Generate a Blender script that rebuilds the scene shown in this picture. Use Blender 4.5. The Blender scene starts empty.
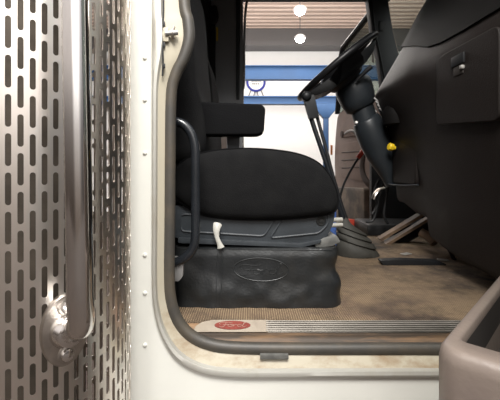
import bpy, bmesh, math, random
from mathutils import Vector, Matrix, noise
random.seed(4)
S = bpy.context.scene
C = S.collection
F = 360.0; CZ = 0.41; HY = 169.0
def P(px, py, Y): return Vector(((px-250)/F*Y, Y, CZ+(HY-py)/F*Y))
def XZ(px, py, Y): p = P(px, py, Y); return (p.x, p.z)

# ------------------------------------------------------------------ materials
def mat(name, col, rough=.5, metal=0., var=0., vscale=8., bump=0., bscale=60., col2=None, thr=None, emit=None, stretch=(1,1,1), coat=0., spec=None, zmask=None):
    m = bpy.data.materials.new(name); m.use_nodes = True
    nt = m.node_tree; b = nt.nodes['Principled BSDF']; L = nt.links.new
    b.inputs['Base Color'].default_value = (*col, 1); b.inputs['Roughness'].default_value = rough
    b.inputs['Metallic'].default_value = metal
    if coat: b.inputs['Coat Weight'].default_value = coat
    if spec is not None: b.inputs['Specular IOR Level'].default_value = spec
    if emit: b.inputs['Emission Color'].default_value = (*emit[0], 1); b.inputs['Emission Strength'].default_value = emit[1]
    if var or bump or col2:
        tc = nt.nodes.new('ShaderNodeTexCoord'); mp = nt.nodes.new('ShaderNodeMapping'); mp.inputs['Scale'].default_value = stretch
        L(tc.outputs['Object'], mp.inputs['Vector'])
    if var or col2:
        n = nt.nodes.new('ShaderNodeTexNoise'); n.inputs['Scale'].default_value = vscale; n.inputs['Detail'].default_value = 6; n.inputs['Roughness'].default_value = .65
        L(mp.outputs['Vector'], n.inputs['Vector'])
        r = nt.nodes.new('ShaderNodeValToRGB')
        lo, hi = thr or (.3, .7)
        r.color_ramp.elements[0].position = lo; r.color_ramp.elements[1].position = hi
        c2 = col2 or tuple(min(1, c*(1+var)) for c in col); c1 = col if col2 else tuple(c*(1-var) for c in col)
        r.color_ramp.elements[0].color = (*c1, 1); r.color_ramp.elements[1].color = (*c2, 1)
        fac = n.outputs['Fac']
        if zmask:
            sx = nt.nodes.new('ShaderNodeSeparateXYZ'); L(tc.outputs['Object'], sx.inputs[0]); q = nt.nodes.new('ShaderNodeMapRange')
            q.inputs['From Min'].default_value = zmask[0]; q.inputs['From Max'].default_value = zmask[1]; q.inputs['To Min'].default_value = 1; q.inputs['To Max'].default_value = .68
            L(sx.outputs['Z'], q.inputs['Value']); mu = nt.nodes.new('ShaderNodeMath'); mu.operation = 'MULTIPLY'; L(fac, mu.inputs[0]); L(q.outputs['Result'], mu.inputs[1]); fac = mu.outputs[0]
        L(fac, r.inputs['Fac']); L(r.outputs['Color'], b.inputs['Base Color'])
    if bump:
        n2 = nt.nodes.new('ShaderNodeTexNoise'); n2.inputs['Scale'].default_value = bscale; n2.inputs['Detail'].default_value = 4
        L(mp.outputs['Vector'], n2.inputs['Vector'])
        bp = nt.nodes.new('ShaderNodeBump'); bp.inputs['Strength'].default_value = bump; bp.inputs['Distance'].default_value = .004
        L(n2.outputs['Fac'], bp.inputs['Height']); L(bp.outputs['Normal'], b.inputs['Normal'])
    return m
def glass(name, tint=(.9,.95,.93), alpha=.12):
    m = bpy.data.materials.new(name); m.use_nodes = True; nt = m.node_tree
    nt.nodes.remove(nt.nodes['Principled BSDF']); out = nt.nodes['Material Output']
    t = nt.nodes.new('ShaderNodeBsdfTransparent'); t.inputs[0].default_value = (*tint, 1)
    g = nt.nodes.new('ShaderNodeBsdfGlossy'); g.inputs['Roughness'].default_value = .03
    x = nt.nodes.new('ShaderNodeMixShader'); x.inputs[0].default_value = alpha
    nt.links.new(t.outputs[0], x.inputs[1]); nt.links.new(g.outputs[0], x.inputs[2]); nt.links.new(x.outputs[0], out.inputs['Surface'])
    return m
def wave_mat(name, c1, c2, axis, scale, rough, bump, dirt=None, metal=0., dist=.004):
    m = bpy.data.materials.new(name); m.use_nodes = True; nt = m.node_tree; b = nt.nodes['Principled BSDF']; L = nt.links.new
    tc = nt.nodes.new('ShaderNodeTexCoord')
    w = nt.nodes.new('ShaderNodeTexWave'); w.bands_direction = axis; w.inputs['Scale'].default_value = scale; w.wave_profile = 'SIN'
    L(tc.outputs['Object'], w.inputs['Vector'])
    r = nt.nodes.new('ShaderNodeValToRGB'); r.color_ramp.elements[0].color = (*c1,1); r.color_ramp.elements[1].color = (*c2,1)
    r.color_ramp.elements[0].position = .15; r.color_ramp.elements[1].position = .6
    L(w.outputs['Fac'], r.inputs['Fac']); src = r.outputs['Color']
    if dirt:
        for (dc, sc, lo, hi, seed) in dirt:
            n = nt.nodes.new('ShaderNodeTexNoise'); n.inputs['Scale'].default_value = sc; n.inputs['Detail'].default_value = 7; n.inputs['Roughness'].default_value = .7
            mp = nt.nodes.new('ShaderNodeMapping'); mp.inputs['Location'].default_value = (seed, seed*.7, 0); L(tc.outputs['Object'], mp.inputs['Vector']); L(mp.outputs['Vector'], n.inputs['Vector'])
            rr = nt.nodes.new('ShaderNodeValToRGB'); rr.color_ramp.elements[0].position = lo; rr.color_ramp.elements[1].position = hi
            L(n.outputs['Fac'], rr.inputs['Fac'])
            mx = nt.nodes.new('ShaderNodeMix'); mx.data_type = 'RGBA'; L(rr.outputs['Color'], mx.inputs['Factor']); L(src, mx.inputs['A']); mx.inputs['B'].default_value = (*dc, 1)
            src = mx.outputs['Result']
    L(src, b.inputs['Base Color']); b.inputs['Roughness'].default_value = rough; b.inputs['Metallic'].default_value = metal
    bp = nt.nodes.new('ShaderNodeBump'); bp.inputs['Strength'].default_value = bump; bp.inputs['Distance'].default_value = dist
    L(w.outputs['Fac'], bp.inputs['Height']); L(bp.outputs['Normal'], b.inputs['Normal'])
    return m
M = {}
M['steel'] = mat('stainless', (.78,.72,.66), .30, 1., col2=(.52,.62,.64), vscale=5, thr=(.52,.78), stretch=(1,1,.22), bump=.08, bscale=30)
M['chrome'] = mat('polished_steel', (.72,.70,.68), .14, 1., var=.12, vscale=14, stretch=(1,1,.2))
M['flange'] = mat('cast_steel', (.48,.44,.40), .33, 1., var=.2, vscale=30)
M['pipe'] = mat('heat_stained_pipe', (.12,.10,.08), .6, .5, var=.4, vscale=10)
M['white'] = mat('white_body_paint', (.80,.80,.74), .28, 0, var=.03, vscale=5, coat=.3)
M['mould'] = mat('worn_aluminium', (.58,.57,.52), .34, .5, col2=(.44,.40,.32), vscale=7, thr=(.48,.8), stretch=(1,1,.6))
M['jamb'] = mat('dirty_cream_jamb', (.44,.40,.31), .5, 0, col2=(.24,.16,.085), vscale=14, thr=(.45,.68), stretch=(.6,1,1), zmask=(-.03,.12))
M['seal'] = mat('dusty_rubber', (.050,.046,.040), .5, 0, col2=(.10,.08,.055), vscale=9, thr=(.45,.8))
M['sillside'] = mat('grimy_sill', (.060,.043,.030), .6, 0, col2=(.28,.16,.075), vscale=26, thr=(.42,.66), stretch=(.12,1,1))
M['plate'] = mat('ivory_plate', (.25,.205,.15), .5, 0, col2=(.16,.12,.08), vscale=25, thr=(.45,.8))
M['red'] = mat('faded_red', (.17,.030,.020), .6, spec=.2, var=.3, vscale=60)
M['pink'] = mat('faded_script', (.34,.21,.16), .6)
M['ribalu'] = mat('ribbed_aluminium', (.18,.165,.145), .45, .8, var=.3, vscale=20, stretch=(.3,1,1))
M['fabric'] = mat('black_fabric', (.007,.007,.0075), .95, 0, col2=(.012,.012,.012), vscale=24, thr=(.4,.85), bump=.5, bscale=350, spec=.15)
M['fabricdk'] = mat('black_trim_cloth', (.004,.004,.0045), .9, 0, bump=.3, bscale=200, spec=.12)
M['blueplastic'] = mat('grey_blue_plastic', (.040,.046,.052), .42, 0, var=.2, vscale=12, bump=.15, bscale=300)
M['vinyl'] = mat('black_vinyl', (.014,.0155,.0165), .40, 0, col2=(.035,.033,.029), vscale=7, thr=(.46,.85), bump=.2, bscale=140)
M['vinylline'] = mat('pressed_vinyl', (.020,.022,.023), .38)
M['lever'] = mat('ivory_plastic', (.44,.43,.39), .45, var=.08, vscale=30)
M['blackmetal'] = mat('black_enamel', (.014,.016,.019), .22, .0, var=.25, vscale=20, coat=.3)
M['blackplastic'] = mat('black_plastic', (.013,.0135,.015), .45, bump=.15, bscale=250, spec=.35)
M['wheel'] = mat('black_wheel_vinyl', (.008,.008,.009), .4, spec=.35)
M['column'] = mat('charcoal_column', (.021,.025,.029), .38, var=.15, vscale=10, spec=.4)
M['dash'] = mat('charcoal_brown_dash', (.014,.011,.010), .55, var=.12, vscale=5, bump=.25, bscale=260, spec=.2)
M['dash2'] = mat('black_dash_top', (.0045,.004,.0038), .65, bump=.25, bscale=260, spec=.15)
M['pillar'] = mat('grey_pillar_trim', (.34,.345,.36), .6, bump=.2, bscale=200)
M['pillardk'] = mat('dark_pillar_trim', (.03,.031,.034), .6, bump=.2, bscale=200)
M['doorbrown'] = mat('taupe_door_plastic', (.26,.195,.165), .55, var=.12, vscale=7)
M['doordark'] = mat('dark_taupe', (.09,.07,.062), .6)
M['doorlow'] = mat('scuffed_pocket', (.30,.25,.20), .6, col2=(.12,.11,.10), vscale=5, thr=(.4,.62))
M['pocket'] = mat('grey_pocket_plastic', (.15,.12,.105), .42, col2=(.20,.165,.135), vscale=6, thr=(.35,.75), bump=.1, bscale=120)
M['pocketdk'] = mat('shade_lining', (.03,.025,.022), .7)  # dark tone that paints shade inside the door pocket
M['mat'] = wave_mat('ribbed_cab_mat', (.19,.125,.075), (.36,.26,.16), 'X', 48, .85, 1.0, dirt=[((.16,.11,.075),5.5,.45,.62,3.),((.06,.042,.03),2.6,.49,.64,9.),((.62,.52,.40),38,.66,.74,5.)])
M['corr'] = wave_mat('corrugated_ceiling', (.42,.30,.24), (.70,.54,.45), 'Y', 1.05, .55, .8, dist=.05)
M['wallw'] = mat('white_wall', (.86,.85,.83), .7, var=.03, vscale=.5)
M['band'] = mat('grey_band', (.10,.095,.095), .6)
M['blue'] = mat('blue_steel', (.008,.047,.13), .6, var=.12, vscale=1.5)
M['bluedk'] = mat('navy_paint', (.03,.04,.30), .5)
M['concrete'] = mat('concrete', (.055,.04,.031), .8, var=.2, vscale=1.2)
M['lamp'] = mat('lamp_glow', (1,1,1), .5, emit=((1,.97,.93), 30))
M['grey'] = mat('grey_metal', (.35,.34,.33), .45, .5)
M['yellow'] = mat('yellow_plastic', (.80,.55,.02), .4)
M['redp'] = mat('red_plastic', (.50,.05,.025), .5)
M['wood'] = mat('worn_tan_strip', (.19,.125,.08), .6, col2=(.08,.055,.04), vscale=14, thr=(.4,.7))
M['rubber'] = mat('dusty_boot_rubber', (.040,.038,.032), .7, var=.2, vscale=20)
M['edge'] = mat('speckled_edge', (.30,.29,.28), .6, 0, col2=(.55,.54,.52), vscale=120, thr=(.45,.6))
M['dullmetal'] = mat('dull_metal', (.16,.16,.15), .5, .3, var=.3, vscale=30)
M['silver'] = mat('silver_scrap', (.60,.58,.55), .4, .6)
M['glass'] = glass('window_glass'); M['glassg'] = glass('tinted_door_glass', (.62,.66,.62), .10)
M['belt'] = mat('black_webbing', (.008,.008,.009), .8)
M['bluecloth'] = mat('blue_cloth', (.04,.09,.28), .8)
M['orange'] = mat('orange_reflector', (.75,.30,.12), .5)
M['tan'] = mat('tan_trim', (.22,.15,.12), .7)

# ------------------------------------------------------------------ helpers
def obj(name, bm, m, parent=None, sharp=38, smooth=True):
    bmesh.ops.recalc_face_normals(bm, faces=bm.faces)
    for f in bm.faces: f.smooth = smooth
    lim = math.radians(sharp)
    for e in bm.edges:
        e.smooth = not (len(e.link_faces) != 2 or e.calc_face_angle(0) > lim)
    me = bpy.data.meshes.new(name); bm.to_mesh(me); bm.free()
    o = bpy.data.objects.new(name, me); C.objects.link(o); me.materials.append(M[m])
    if parent:
        o.parent = parent; off = Vector(parent.location); p = parent.parent
        if parent.type == 'MESH': off = Vector((0,0,0))
        o.matrix_parent_inverse = Matrix.Translation(-off)
    return o
def thing(name, label, cat, loc=(0,0,0), group=None):
    o = bpy.data.objects.new(name, None); C.objects.link(o); o.location = loc; o.empty_display_size = .05
    return tag(o, label, cat, group)
def tag(o, label, cat, group=None):
    o['label'] = label; o['category'] = cat
    if group: o['group'] = group
    return o
def struct(name, bm, m, label=None, parent=None, **k):
    o = obj(name, bm, m, parent, **k); o['kind'] = 'structure'
    if label: o['label'] = label
    if not parent: o['category'] = name.split('_')[0]
    return o
def NB(): return bmesh.new()
def bevel(bm, w, seg=2, ang=30, geom=None):
    es = geom or [e for e in bm.edges if len(e.link_faces) == 2 and e.calc_face_angle(0) > math.radians(ang)]
    if w > 0: bmesh.ops.bevel(bm, geom=es, offset=w, segments=seg, profile=.6, affect='EDGES', clamp_overlap=True)
def box(bm, c, s, b=0., rot=None, seg=2):
    t = NB(); bmesh.ops.create_cube(t, size=1); 
    for v in t.verts: v.co = Vector((v.co.x*s[0], v.co.y*s[1], v.co.z*s[2]))
    bevel(t, b, seg)
    R = rot or Matrix.Identity(3)
    for v in t.verts: v.co = R @ v.co + Vector(c)
    merge(bm, t)
def box2(bm, a, b_, bv=0., seg=2):
    a = Vector(a); b_ = Vector(b_); box(bm, (a+b_)/2, [abs(x) for x in (b_-a)], bv, seg=seg)
def merge(bm, t):
    me = bpy.data.meshes.new('t'); t.to_mesh(me); t.free(); bm.from_mesh(me); bpy.data.meshes.remove(me)
def prism(bm, pts, y0, y1, b=0., seg=2, axis='Y'):
    t = NB()
    def mk(p, d): return Vector((p[0], d, p[1])) if axis == 'Y' else (Vector((d, p[0], p[1])) if axis == 'X' else Vector((p[0], p[1], d)))
    A = [t.verts.new(mk(p, y0)) for p in pts]; B = [t.verts.new(mk(p, y1)) for p in pts]
    n = len(pts); t.faces.new(A); t.faces.new(B[::-1])
    for i in range(n): t.faces.new((A[i], B[i], B[(i+1)%n], A[(i+1)%n]))
    bmesh.ops.recalc_face_normals(t, faces=t.faces); bevel(t, b, seg, 25)
    merge(bm, t)
def loft(bm, secs, cap=True, closed=True, loop=False):
    V = [[bm.verts.new(p) for p in s] for s in secs]; n = len(V[0]); m = len(V)
    for i in range(m if loop else m-1):
        for j in range(n if closed else n-1):
            a, b_ = V[i], V[(i+1)%m]
            bm.faces.new((a[j], a[(j+1)%n], b_[(j+1)%n], b_[j]))
    if cap and closed and not loop: bm.faces.new(V[0][::-1]); bm.faces.new(V[-1])
    return V
def catmull(pts, sub=6, closed=False):
    pts = [Vector(p) for p in pts]; n = len(pts); out = []
    for i in range(n if closed else n-1):
        if closed: p0,p1,p2,p3 = pts[i-1],pts[i],pts[(i+1)%n],pts[(i+2)%n]
        else: p0,p1,p2,p3 = pts[max(i-1,0)],pts[i],pts[i+1],pts[min(i+2,n-1)]
        for k in range(sub):
            t = k/sub
            out.append(.5*((2*p1)+(p2-p0)*t+(2*p0-5*p1+4*p2-p3)*t*t+(3*p1-p0-3*p2+p3)*t**3))
    if not closed: out.append(pts[-1])
    return out
def tube(bm, pts, r, seg=14, closed=False, flat=1., up=None):
    pts = [Vector(p) for p in pts]; n = len(pts); rs = r if isinstance(r, (list, tuple)) else [r]*n
    T = []
    for i in range(n):
        a = pts[(i-1)%n] if (closed or i > 0) else pts[i]; b_ = pts[(i+1)%n] if (closed or i < n-1) else pts[i]
        T.append((b_-a).normalized())
    N = up.copy() if up else (Vector((0,0,1)) if abs(T[0].z) < .9 else Vector((1,0,0)))
    secs = []
    for i in range(n):
        if up: N = up.copy()
        N = (N - T[i]*N.dot(T[i])).normalized(); Bn = T[i].cross(N)
        secs.append([pts[i]+(N*math.cos(2*math.pi*k/seg)*flat+Bn*math.sin(2*math.pi*k/seg))*rs[i] for k in range(seg)])
    loft(bm, secs, cap=not closed, loop=closed)
def cyl(bm, a, b_, r, r2=None, seg=24, bv=0.):
    a, b_ = Vector(a), Vector(b_)
    t = NB(); d = (b_-a); L = d.length
    bmesh.ops.create_cone(t, cap_ends=True, segments=seg, radius1=r, radius2=(r if r2 is None else r2), depth=L)
    bevel(t, bv, 2, 50)
    q = d.to_track_quat('Z', 'Y').to_matrix(); mid = (a+b_)/2
    for v in t.verts: v.co = q @ v.co + mid
    merge(bm, t)
def lathe(bm, prof, o, axis=(0,0,1), seg=32):
    o = Vector(o); q = Vector(axis).to_track_quat('Z', 'Y').to_matrix()
    loft(bm, [[o+q @ Vector((r*math.cos(2*math.pi*k/seg), r*math.sin(2*math.pi*k/seg), h)) for k in range(seg)] for r, h in prof])
def ellipse(c, a, b_, n=32): return [(c[0]+a*math.cos(2*math.pi*i/n), c[1]+b_*math.sin(2*math.pi*i/n)) for i in range(n)]
def script_strokes():   # the cursive four letters of the oval badge, unit box about 2.4 x 1
    return [
     [(-.95,.10),(-1.08,.22),(-1.05,.42),(-.80,.50),(-.40,.42),(0,.46)],
     [(-.52,.42),(-.60,.05),(-.75,-.30),(-.98,-.38),(-1.1,-.22)],
     [(-.85,.03),(-.55,.06),(-.30,.08)],
     [(-.22,.10),(-.38,-.05),(-.34,-.28),(-.15,-.30),(-.02,-.10),(-.10,.08),(-.22,.10),(-.05,.02),(.10,.05)],
     [(.10,.12),(.08,-.10),(.02,-.32),(.12,-.05),(.28,.12),(.42,.06)],
     [(.78,.08),(.58,.10),(.42,-.08),(.48,-.28),(.66,-.28),(.84,-.02),(.98,.30),(1.08,.52),(.98,.50),(.86,.05),(.84,-.25),(1.0,-.30),(1.15,-.15)]]

# ------------------------------------------------------------------ workshop
b = NB(); box2(b, (-16,-9,-1.35), (16,14.2,-1.25)); struct('floor_workshop', b, 'concrete', 'brown grey concrete workshop floor')
b = NB(); box2(b, (-16,14,-1.25), (16,14.2,5.6)); struct('wall_back', b, 'wallw', 'bright white workshop wall seen through the far door')
b = NB(); box2(b, (-16,5.5,5.62), (16,14.2,5.75)); struct('ceiling_workshop', b, 'corr', 'ribbed beige metal ceiling of the workshop')
b = NB(); box2(b, (-16,13.3,4.98), (16,13.99,5.6)); struct('trim_1', b, 'band', 'dark grey band under the workshop ceiling')
def beam(y1, y2, Y, label):
    b = NB(); za, zb = P(0,y1,Y).z, P(0,y2,Y).z; h = za-zb
    box2(b, (-9,Y,zb), (9,Y+.04,za)); box2(b, (-9,Y-.12,za), (9,Y+.16,za+.03)); box2(b, (-9,Y-.12,zb-.03), (9,Y+.16,zb))
    tag(obj('crane_beam', b, 'blue', sharp=20), label, 'beam', 'blue steel beams across the workshop')
beam(67,79,12.5,'upper blue steel beam, above the round badge on the white wall')
beam(97.5,103.5,11.8,'lower blue steel beam, below the round badge on the white wall')
t = thing('steel_column', 'blue steel column with a flared bracket top holding the lower beam', 'column', P(326,280,11.6))
b = NB(); a, c = P(323.8,104,11.6), P(328.8,104,11.6); box2(b, (a.x,11.6,-1.25), (c.x,11.75,a.z), .01); obj('post', b, 'blue', t)
b = NB(); prism(b, [XZ(313,104,11.6),XZ(338,104,11.6),XZ(338,107,11.6),XZ(329,118,11.6),XZ(323.6,118,11.6),XZ(314,107,11.6)], 11.58, 11.78, .01); obj('bracket', b, 'blue', t)
# rosette badge on the wall
t = thing('wall_badge', 'white round badge with navy ring and two ribbon tails on the wall', 'sign', P(256,84,13.9))
cx, cz = XZ(256,82,13.9); R0 = 8.6/360*13.9
b = NB(); prism(b, ellipse((cx,cz), R0*.95, R0*.95, 40), 13.93, 13.99); obj('disc', b, 'wallw', t)
b = NB(); tube(b, [Vector((cx+R0*math.cos(a*math.pi/24), 13.93, cz+R0*math.sin(a*math.pi/24))) for a in range(48)], .045, 8, closed=True); obj('ring', b, 'bluedk', t)
for row in range(3):
    b = NB(); x = cx-.2+.03*row
    while x < cx+.2-.03*row:
        w = random.uniform(.02,.05); box2(b, (x,13.915,cz+.13-.11*row), (x+w,13.93,cz+.18-.11*row)); x += w+.025
    obj('lettering', b, 'band', t)
for s in (-1, 1):
    b = NB(); prism(b, [(cx+s*.03,cz-R0*.95),(cx+s*.20,cz-R0*.85),(cx+s*.38,cz-R0-.42),(cx+s*.14,cz-R0-.42)], 13.95, 13.985); rb = obj('ribbon_tail', b, 'wallw', t)
    b = NB()
    for q in (0, 1):
        p0 = (cx+s*(.03+.16*q), cz-R0*.93); p1 = (cx+s*(.14+.24*q), cz-R0-.42)
        tube(b, [Vector((p0[0],13.94,p0[1])), Vector((p1[0],13.94,p1[1]))], .016, 6)
    obj('ribbon_edge', b, 'band', rb)
# high bay lamps
for (px, py, Y, lab) in ((300,38,11.5,'lower glowing round high-bay lamp in front of the grey band'),(300,10,10.3,'upper glowing round high-bay lamp close to the camera under the ceiling')):
    c = P(px,py,Y); t = thing('workshop_lamp', lab, 'lamp', c, 'high-bay lamps')
    b = NB(); lathe(b, [(.03,.0),(.05,.02),(.17,.02),(.19,.0),(.19,-.03),(.12,-.09),(.02,-.11)], c, (0,0,-1)); 
    obj('housing', b, 'grey', t)
    b = NB(); bmesh.ops.create_uvsphere(b, u_segments=20, v_segments=12, radius=.15)
    for v in b.verts: v.co = Vector((v.co.x, v.co.y, v.co.z*.75)) + c + Vector((0,0,-.03))
    obj('bulb', b, 'lamp', t)
    b = NB(); cyl(b, c+Vector((0,0,.1)), (c.x,c.y,5.63), .012, seg=8); obj('cord', b, 'blackplastic', t)

# ------------------------------------------------------------------ cab shell
YB = .90; YS = .93
Ok = [(152,-230),(152,-100),(152,0),(152,25),(152,42),(152,58),(152,74),(152,95),(152,150),(152,220),(152,280),(154,308),(161,334),(176,358),(200,372),(235,377),(300,377),(400,376.5),(520,376)]
Sk = [(180,-230),(181,-100),(184,0),(188,22),(189,40),(184,58),(176,74),(171,95),(170,150),(169.5,220),(169,275),(171,300),(178,320),(190,334),(208,343),(235,347),(300,348),(400,348),(515,348)]
Ow = [XZ(x,y,YB) for x,y in Ok] + [(.80,-.10),(.90,-.02),(.93,.2),(.93,.9),(.92,1.35),(.82,1.52),(.5,1.56),(0,1.56),(-.20,1.52)]
Sw = [XZ(x,y,YS) for x,y in Sk] + [(.76,-.04),(.84,.03),(.87,.2),(.87,.9),(.86,1.32),(.78,1.45),(.5,1.49),(0,1.49),(-.13,1.46)]
Oc = catmull([(x,0,z) for x,z in Ow], 6, True); Sc = catmull([(x,0,z) for x,z in Sw], 6, True)
def ring(f, Y): return [Vector((o.x+(s.x-o.x)*f, Y, o.z+(s.z-o.z)*f)) for o, s in zip(Oc, Sc)]
def rect_ring(Y, x0, x1, z0, z1):
    c = Vector((.3,0,.6)); out = []
    for o in Oc:
        d = Vector((o.x-c.x,0,o.z-c.z)); tx = ((x1 if d.x>0 else x0)-c.x)/d.x if abs(d.x)>1e-6 else 1e9; tz = ((z1 if d.z>0 else z0)-c.z)/d.z if abs(d.z)>1e-6 else 1e9
        k = min(tx,tz); out.append(Vector((c.x+d.x*k, Y, c.z+d.z*k)))
    return out
XL = -.313
b = NB(); loft(b, [rect_ring(YB+.03,XL,1.55,-.55,1.75), rect_ring(YB,XL,1.55,-.55,1.75), ring(0,YB), ring(0,YB+.03)], closed=True, cap=False, loop=True)
body = struct('wall_near', b, 'white', 'white painted outer skin of the truck cab around the open door')
for y in (58,100,153,255,293,345):
    b = NB(); p = P(145,y,YB); lathe(b, [(.0055,-.002),(.0055,.0015),(.004,.0035),(.0015,.0042)], p, (0,-1,0), 14); obj('rivet', b, 'white', body)
b = NB(); loft(b, [ring(0,YB+.004), ring(0,YB-.004), ring(.05,YB-.009), ring(.16,YB-.011), ring(.3,YB-.008), ring(.36,YB+.002)], cap=False, closed=True)
struct('trim_2', b, 'mould', 'worn bright metal moulding around the door opening')
b = NB(); loft(b, [ring(.36,YB+.002), ring(.6,YB+.010), ring(.86,YB+.018), ring(1.0,YB+.026)], cap=False)
jamb = struct('trim_3', b, 'jamb', 'dirty cream door jamb between the metal moulding and rubber seal')
b = NB(); tube(b, [v+Vector((0,-.004,0)) for v in ring(1, YS)], .0158, 12, closed=True, flat=.95, up=Vector((0,1,0)))
tag(obj('door_seal', b, 'seal'), 'dusty dark rubber weather seal curving round the near door opening', 'seal')
b = NB(); loft(b, [ring(1.0,YS+.004), ring(1.0,YS+.03)], cap=False); struct('trim_5', b, 'pillardk', 'dark inner edge of the near door opening')
# inner side lining
b = NB(); loft(b, [ring(1.0,YS+.03), ring(.6,YS+.035), rect_ring(YS+.036,XL+.01,1.5,-.3,1.7)], cap=False); struct('wall_lining', b, 'fabricdk', 'black inner lining of the near side wall')
# clip on jamb
b = NB(); a = P(260,352.5,.915); c = P(288,357,.915); box2(b, (a.x,.903,c.z), (c.x,.925,a.z), .001); clip = tag(obj('jamb_clip', b, 'dullmetal'), 'small dark grey metal clip on the lower jamb under the seal', 'clip')
# striker & strip in the upper jamb
t = thing('door_striker', 'metal door striker bracket on the cream jamb, upper left', 'striker', P(170,35,.905))
b = NB(); a, c = P(163,28,.9), P(169,42,.9); box2(b, (a.x,.895,c.z), (c.x,.903,a.z), .002); obj('plate', b, 'jamb', t)
b = NB(); cyl(b, P(165,33.5,.893), P(178,32.5,.898), .0062, bv=.001); obj('pin', b, 'grey', t)
b = NB(); tube(b, catmull([P(174,27,.9),P(172,33,.893),P(174,39,.9)],6), .004, 8); obj('loop', b, 'flange', t)
b = NB()
path = catmull([P(163,-40,.897),P(163.4,10,.897),P(162.6,24,.897),P(163.8,34,.897),P(162.6,46,.897),P(163,60,.897),P(162.6,76,.897)],5)
tube(b, path, .0022, 6)
for y in (24,45,66): box(b, P(164,y,.897), (.006,.004,.012), .001)
tag(obj('jamb_strip', b, 'blackplastic'), 'thin dark notched strip down the upper jamb beside the striker', 'strip')
# floor, sill
b = NB(); box2(b, (XL+.02,.962,-.03), (1.5,2.70,0)); struct('floor', b, 'mat', 'dusty tan ribbed rubber floor mat of the cab')
b = NB(); prism(b, [(.966,-.0002),(.958,-.004),(.941,-.019),(.9405,-.026),(.938,-.034),(.930,-.040),(.925,-.06),(.925,-.12),(.966,-.12)], -.24, .86, axis='X')
struct('trim_6', b, 'sillside', 'grimy rust brown door sill below the kick plate', sharp=60)
# kick plate (tilted: from (.962,z.003) to (.939,z-.019))
A0, A1 = Vector((0,.964,.0045)), Vector((0,.9395,-.0165)); nrm = Vector((0,-(A0.z-A1.z),(A0.y-A1.y))).normalized()
def SP(px, v, off=0.):   # point on the tilted kick plate: v 0 top .. 1 bottom
    p = A0.lerp(A1, v)+nrm*off; return Vector(((px-250)/F*p.y, p.y, p.z))
t = thing('kick_plate', 'ivory and ribbed aluminium kick plate along the sill with a red oval badge', 'kick plate', SP(300,.5))
b = NB(); out = [(268,0),(268,1),(196,1),(194,.8),(196,.5),(202,.18),(212,0)]
Vs = [[b.verts.new(SP(x,v,o)) for x,v in out] for o in (.0,.003)]
b.faces.new(Vs[0]); b.faces.new(Vs[1][::-1])
for i in range(len(out)): b.faces.new((Vs[0][i],Vs[0][(i+1)%len(out)],Vs[1][(i+1)%len(out)],Vs[1][i]))
bevel(b,.0008,2); obj('end_plate', b, 'plate', t)
b = NB(); el = [SP(232.5+18*math.cos(a*math.pi/20), .46-.36*math.sin(a*math.pi/20), .0045) for a in range(40)]; el0 = [SP(232.5+18*math.cos(a*math.pi/20), .46-.36*math.sin(a*math.pi/20), .002) for a in range(40)]
loft(b, [el0, el]); bd = obj('oval_badge', b, 'red', t); bd['label'] = 'faded red oval badge'
b = NB()
for st in script_strokes():
    tube(b, catmull([SP(232.5+12*x, .46-.42*y, .0050) for x,y in st],4), .0006, 6)
obj('script_letters', b, 'pink', bd)
b = NB()
prof = []; nr = 6
secs = []
for X in (266,600):
    s = [SP(X,0,0)]
    for k in range(nr):
        v0 = .06+k*.155; s += [SP(X,v0,.0015),SP(X,v0+.02,.0048),SP(X,v0+.09,.0048),SP(X,v0+.11,.0015)]
    s += [SP(X,1.0,.0015),SP(X,1.0,0)]
    secs.append(s)
for s in secs[1]: pass
# keep to the width of the opening
secs[1] = [Vector((.80,p.y,p.z)) for p in secs[1]]
loft(b, secs); o = obj('tread_strip', b, 'ribalu', t, sharp=20); o['label'] = 'ribbed aluminium tread strip'
b = NB(); box2(b, (SP(267,0).x-.001,.93,-.03),(SP(267,0).x-.0005,.931,-.029)); b.free()
# rear wall, roof, firewall, far side
b = NB(); box2(b, (XL+.003,.97,-.3), (XL+.023,2.74,1.7)); struct('wall_rear', b, 'fabricdk', 'black padded rear wall of the cab behind the seats')
b = NB(); box2(b, (XL,.935,1.70), (1.2,2.75,1.75)); struct('ceiling', b, 'pillardk', 'dark cab roof lining')
b = NB(); box2(b, (1.42,.97,-.3), (1.45,2.74,.95)); struct('wall_front', b, 'fabricdk', 'black firewall of the cab in front of the pedals')
# windscreen, curved
b = NB(); secs = []
for k in range(13):
    u = k/12; Y = .97+(2.72-.97)*u; bulge = 1-abs(2*u-1)**2.2
    x0 = 1.10+.34*bulge; secs.append([Vector((x0+.12,Y,.72)), Vector((x0,Y,1.22)), Vector((x0-.12,Y,1.70)), Vector((x0-.125,Y,1.70)), Vector((x0-.006,Y,1.22)), Vector((x0+.114,Y,.72))])
loft(b, secs); struct('window_1', b, 'glass', 'curved windscreen above the dashboard')
# far side wall: B pillar, sill, header, A pillar
YF = 2.70
def pxl0(l): return [XZ(x,y,YF) for x,y in l]
b = NB(); prism(b, [XZ(200,260,YF),XZ(242,260,YF),XZ(242,100,YF),XZ(243,60,YF),XZ(243,0,YF),(-.03,1.7),(XL+.02,1.7)], YF, YF+.05, .006)
bp = struct('wall_far', b, 'pillar', 'grey trimmed far pillar behind the driver')
b = NB(); tube(b, catmull([P(243.6,250,YF+.01),P(242.5,106,YF+.01),P(243.8,84,YF+.01),P(244.4,40,YF+.01),P(245.5,12,YF+.01),P(249,-6,YF+.01),P(256,-10,YF+.01)],8), .0095, 8); struct('trim_7', b, 'edge', 'light speckled edge seal along the far pillar')
b = NB(); prism(b, [XZ(236,-20,YF),XZ(240.5,-5,YF),XZ(239.5,100,YF),XZ(236.5,100,YF)], YF-.012, YF-.001, .003); struct('trim_8', b, 'pillardk', 'dark recess strip on the far pillar')
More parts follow.
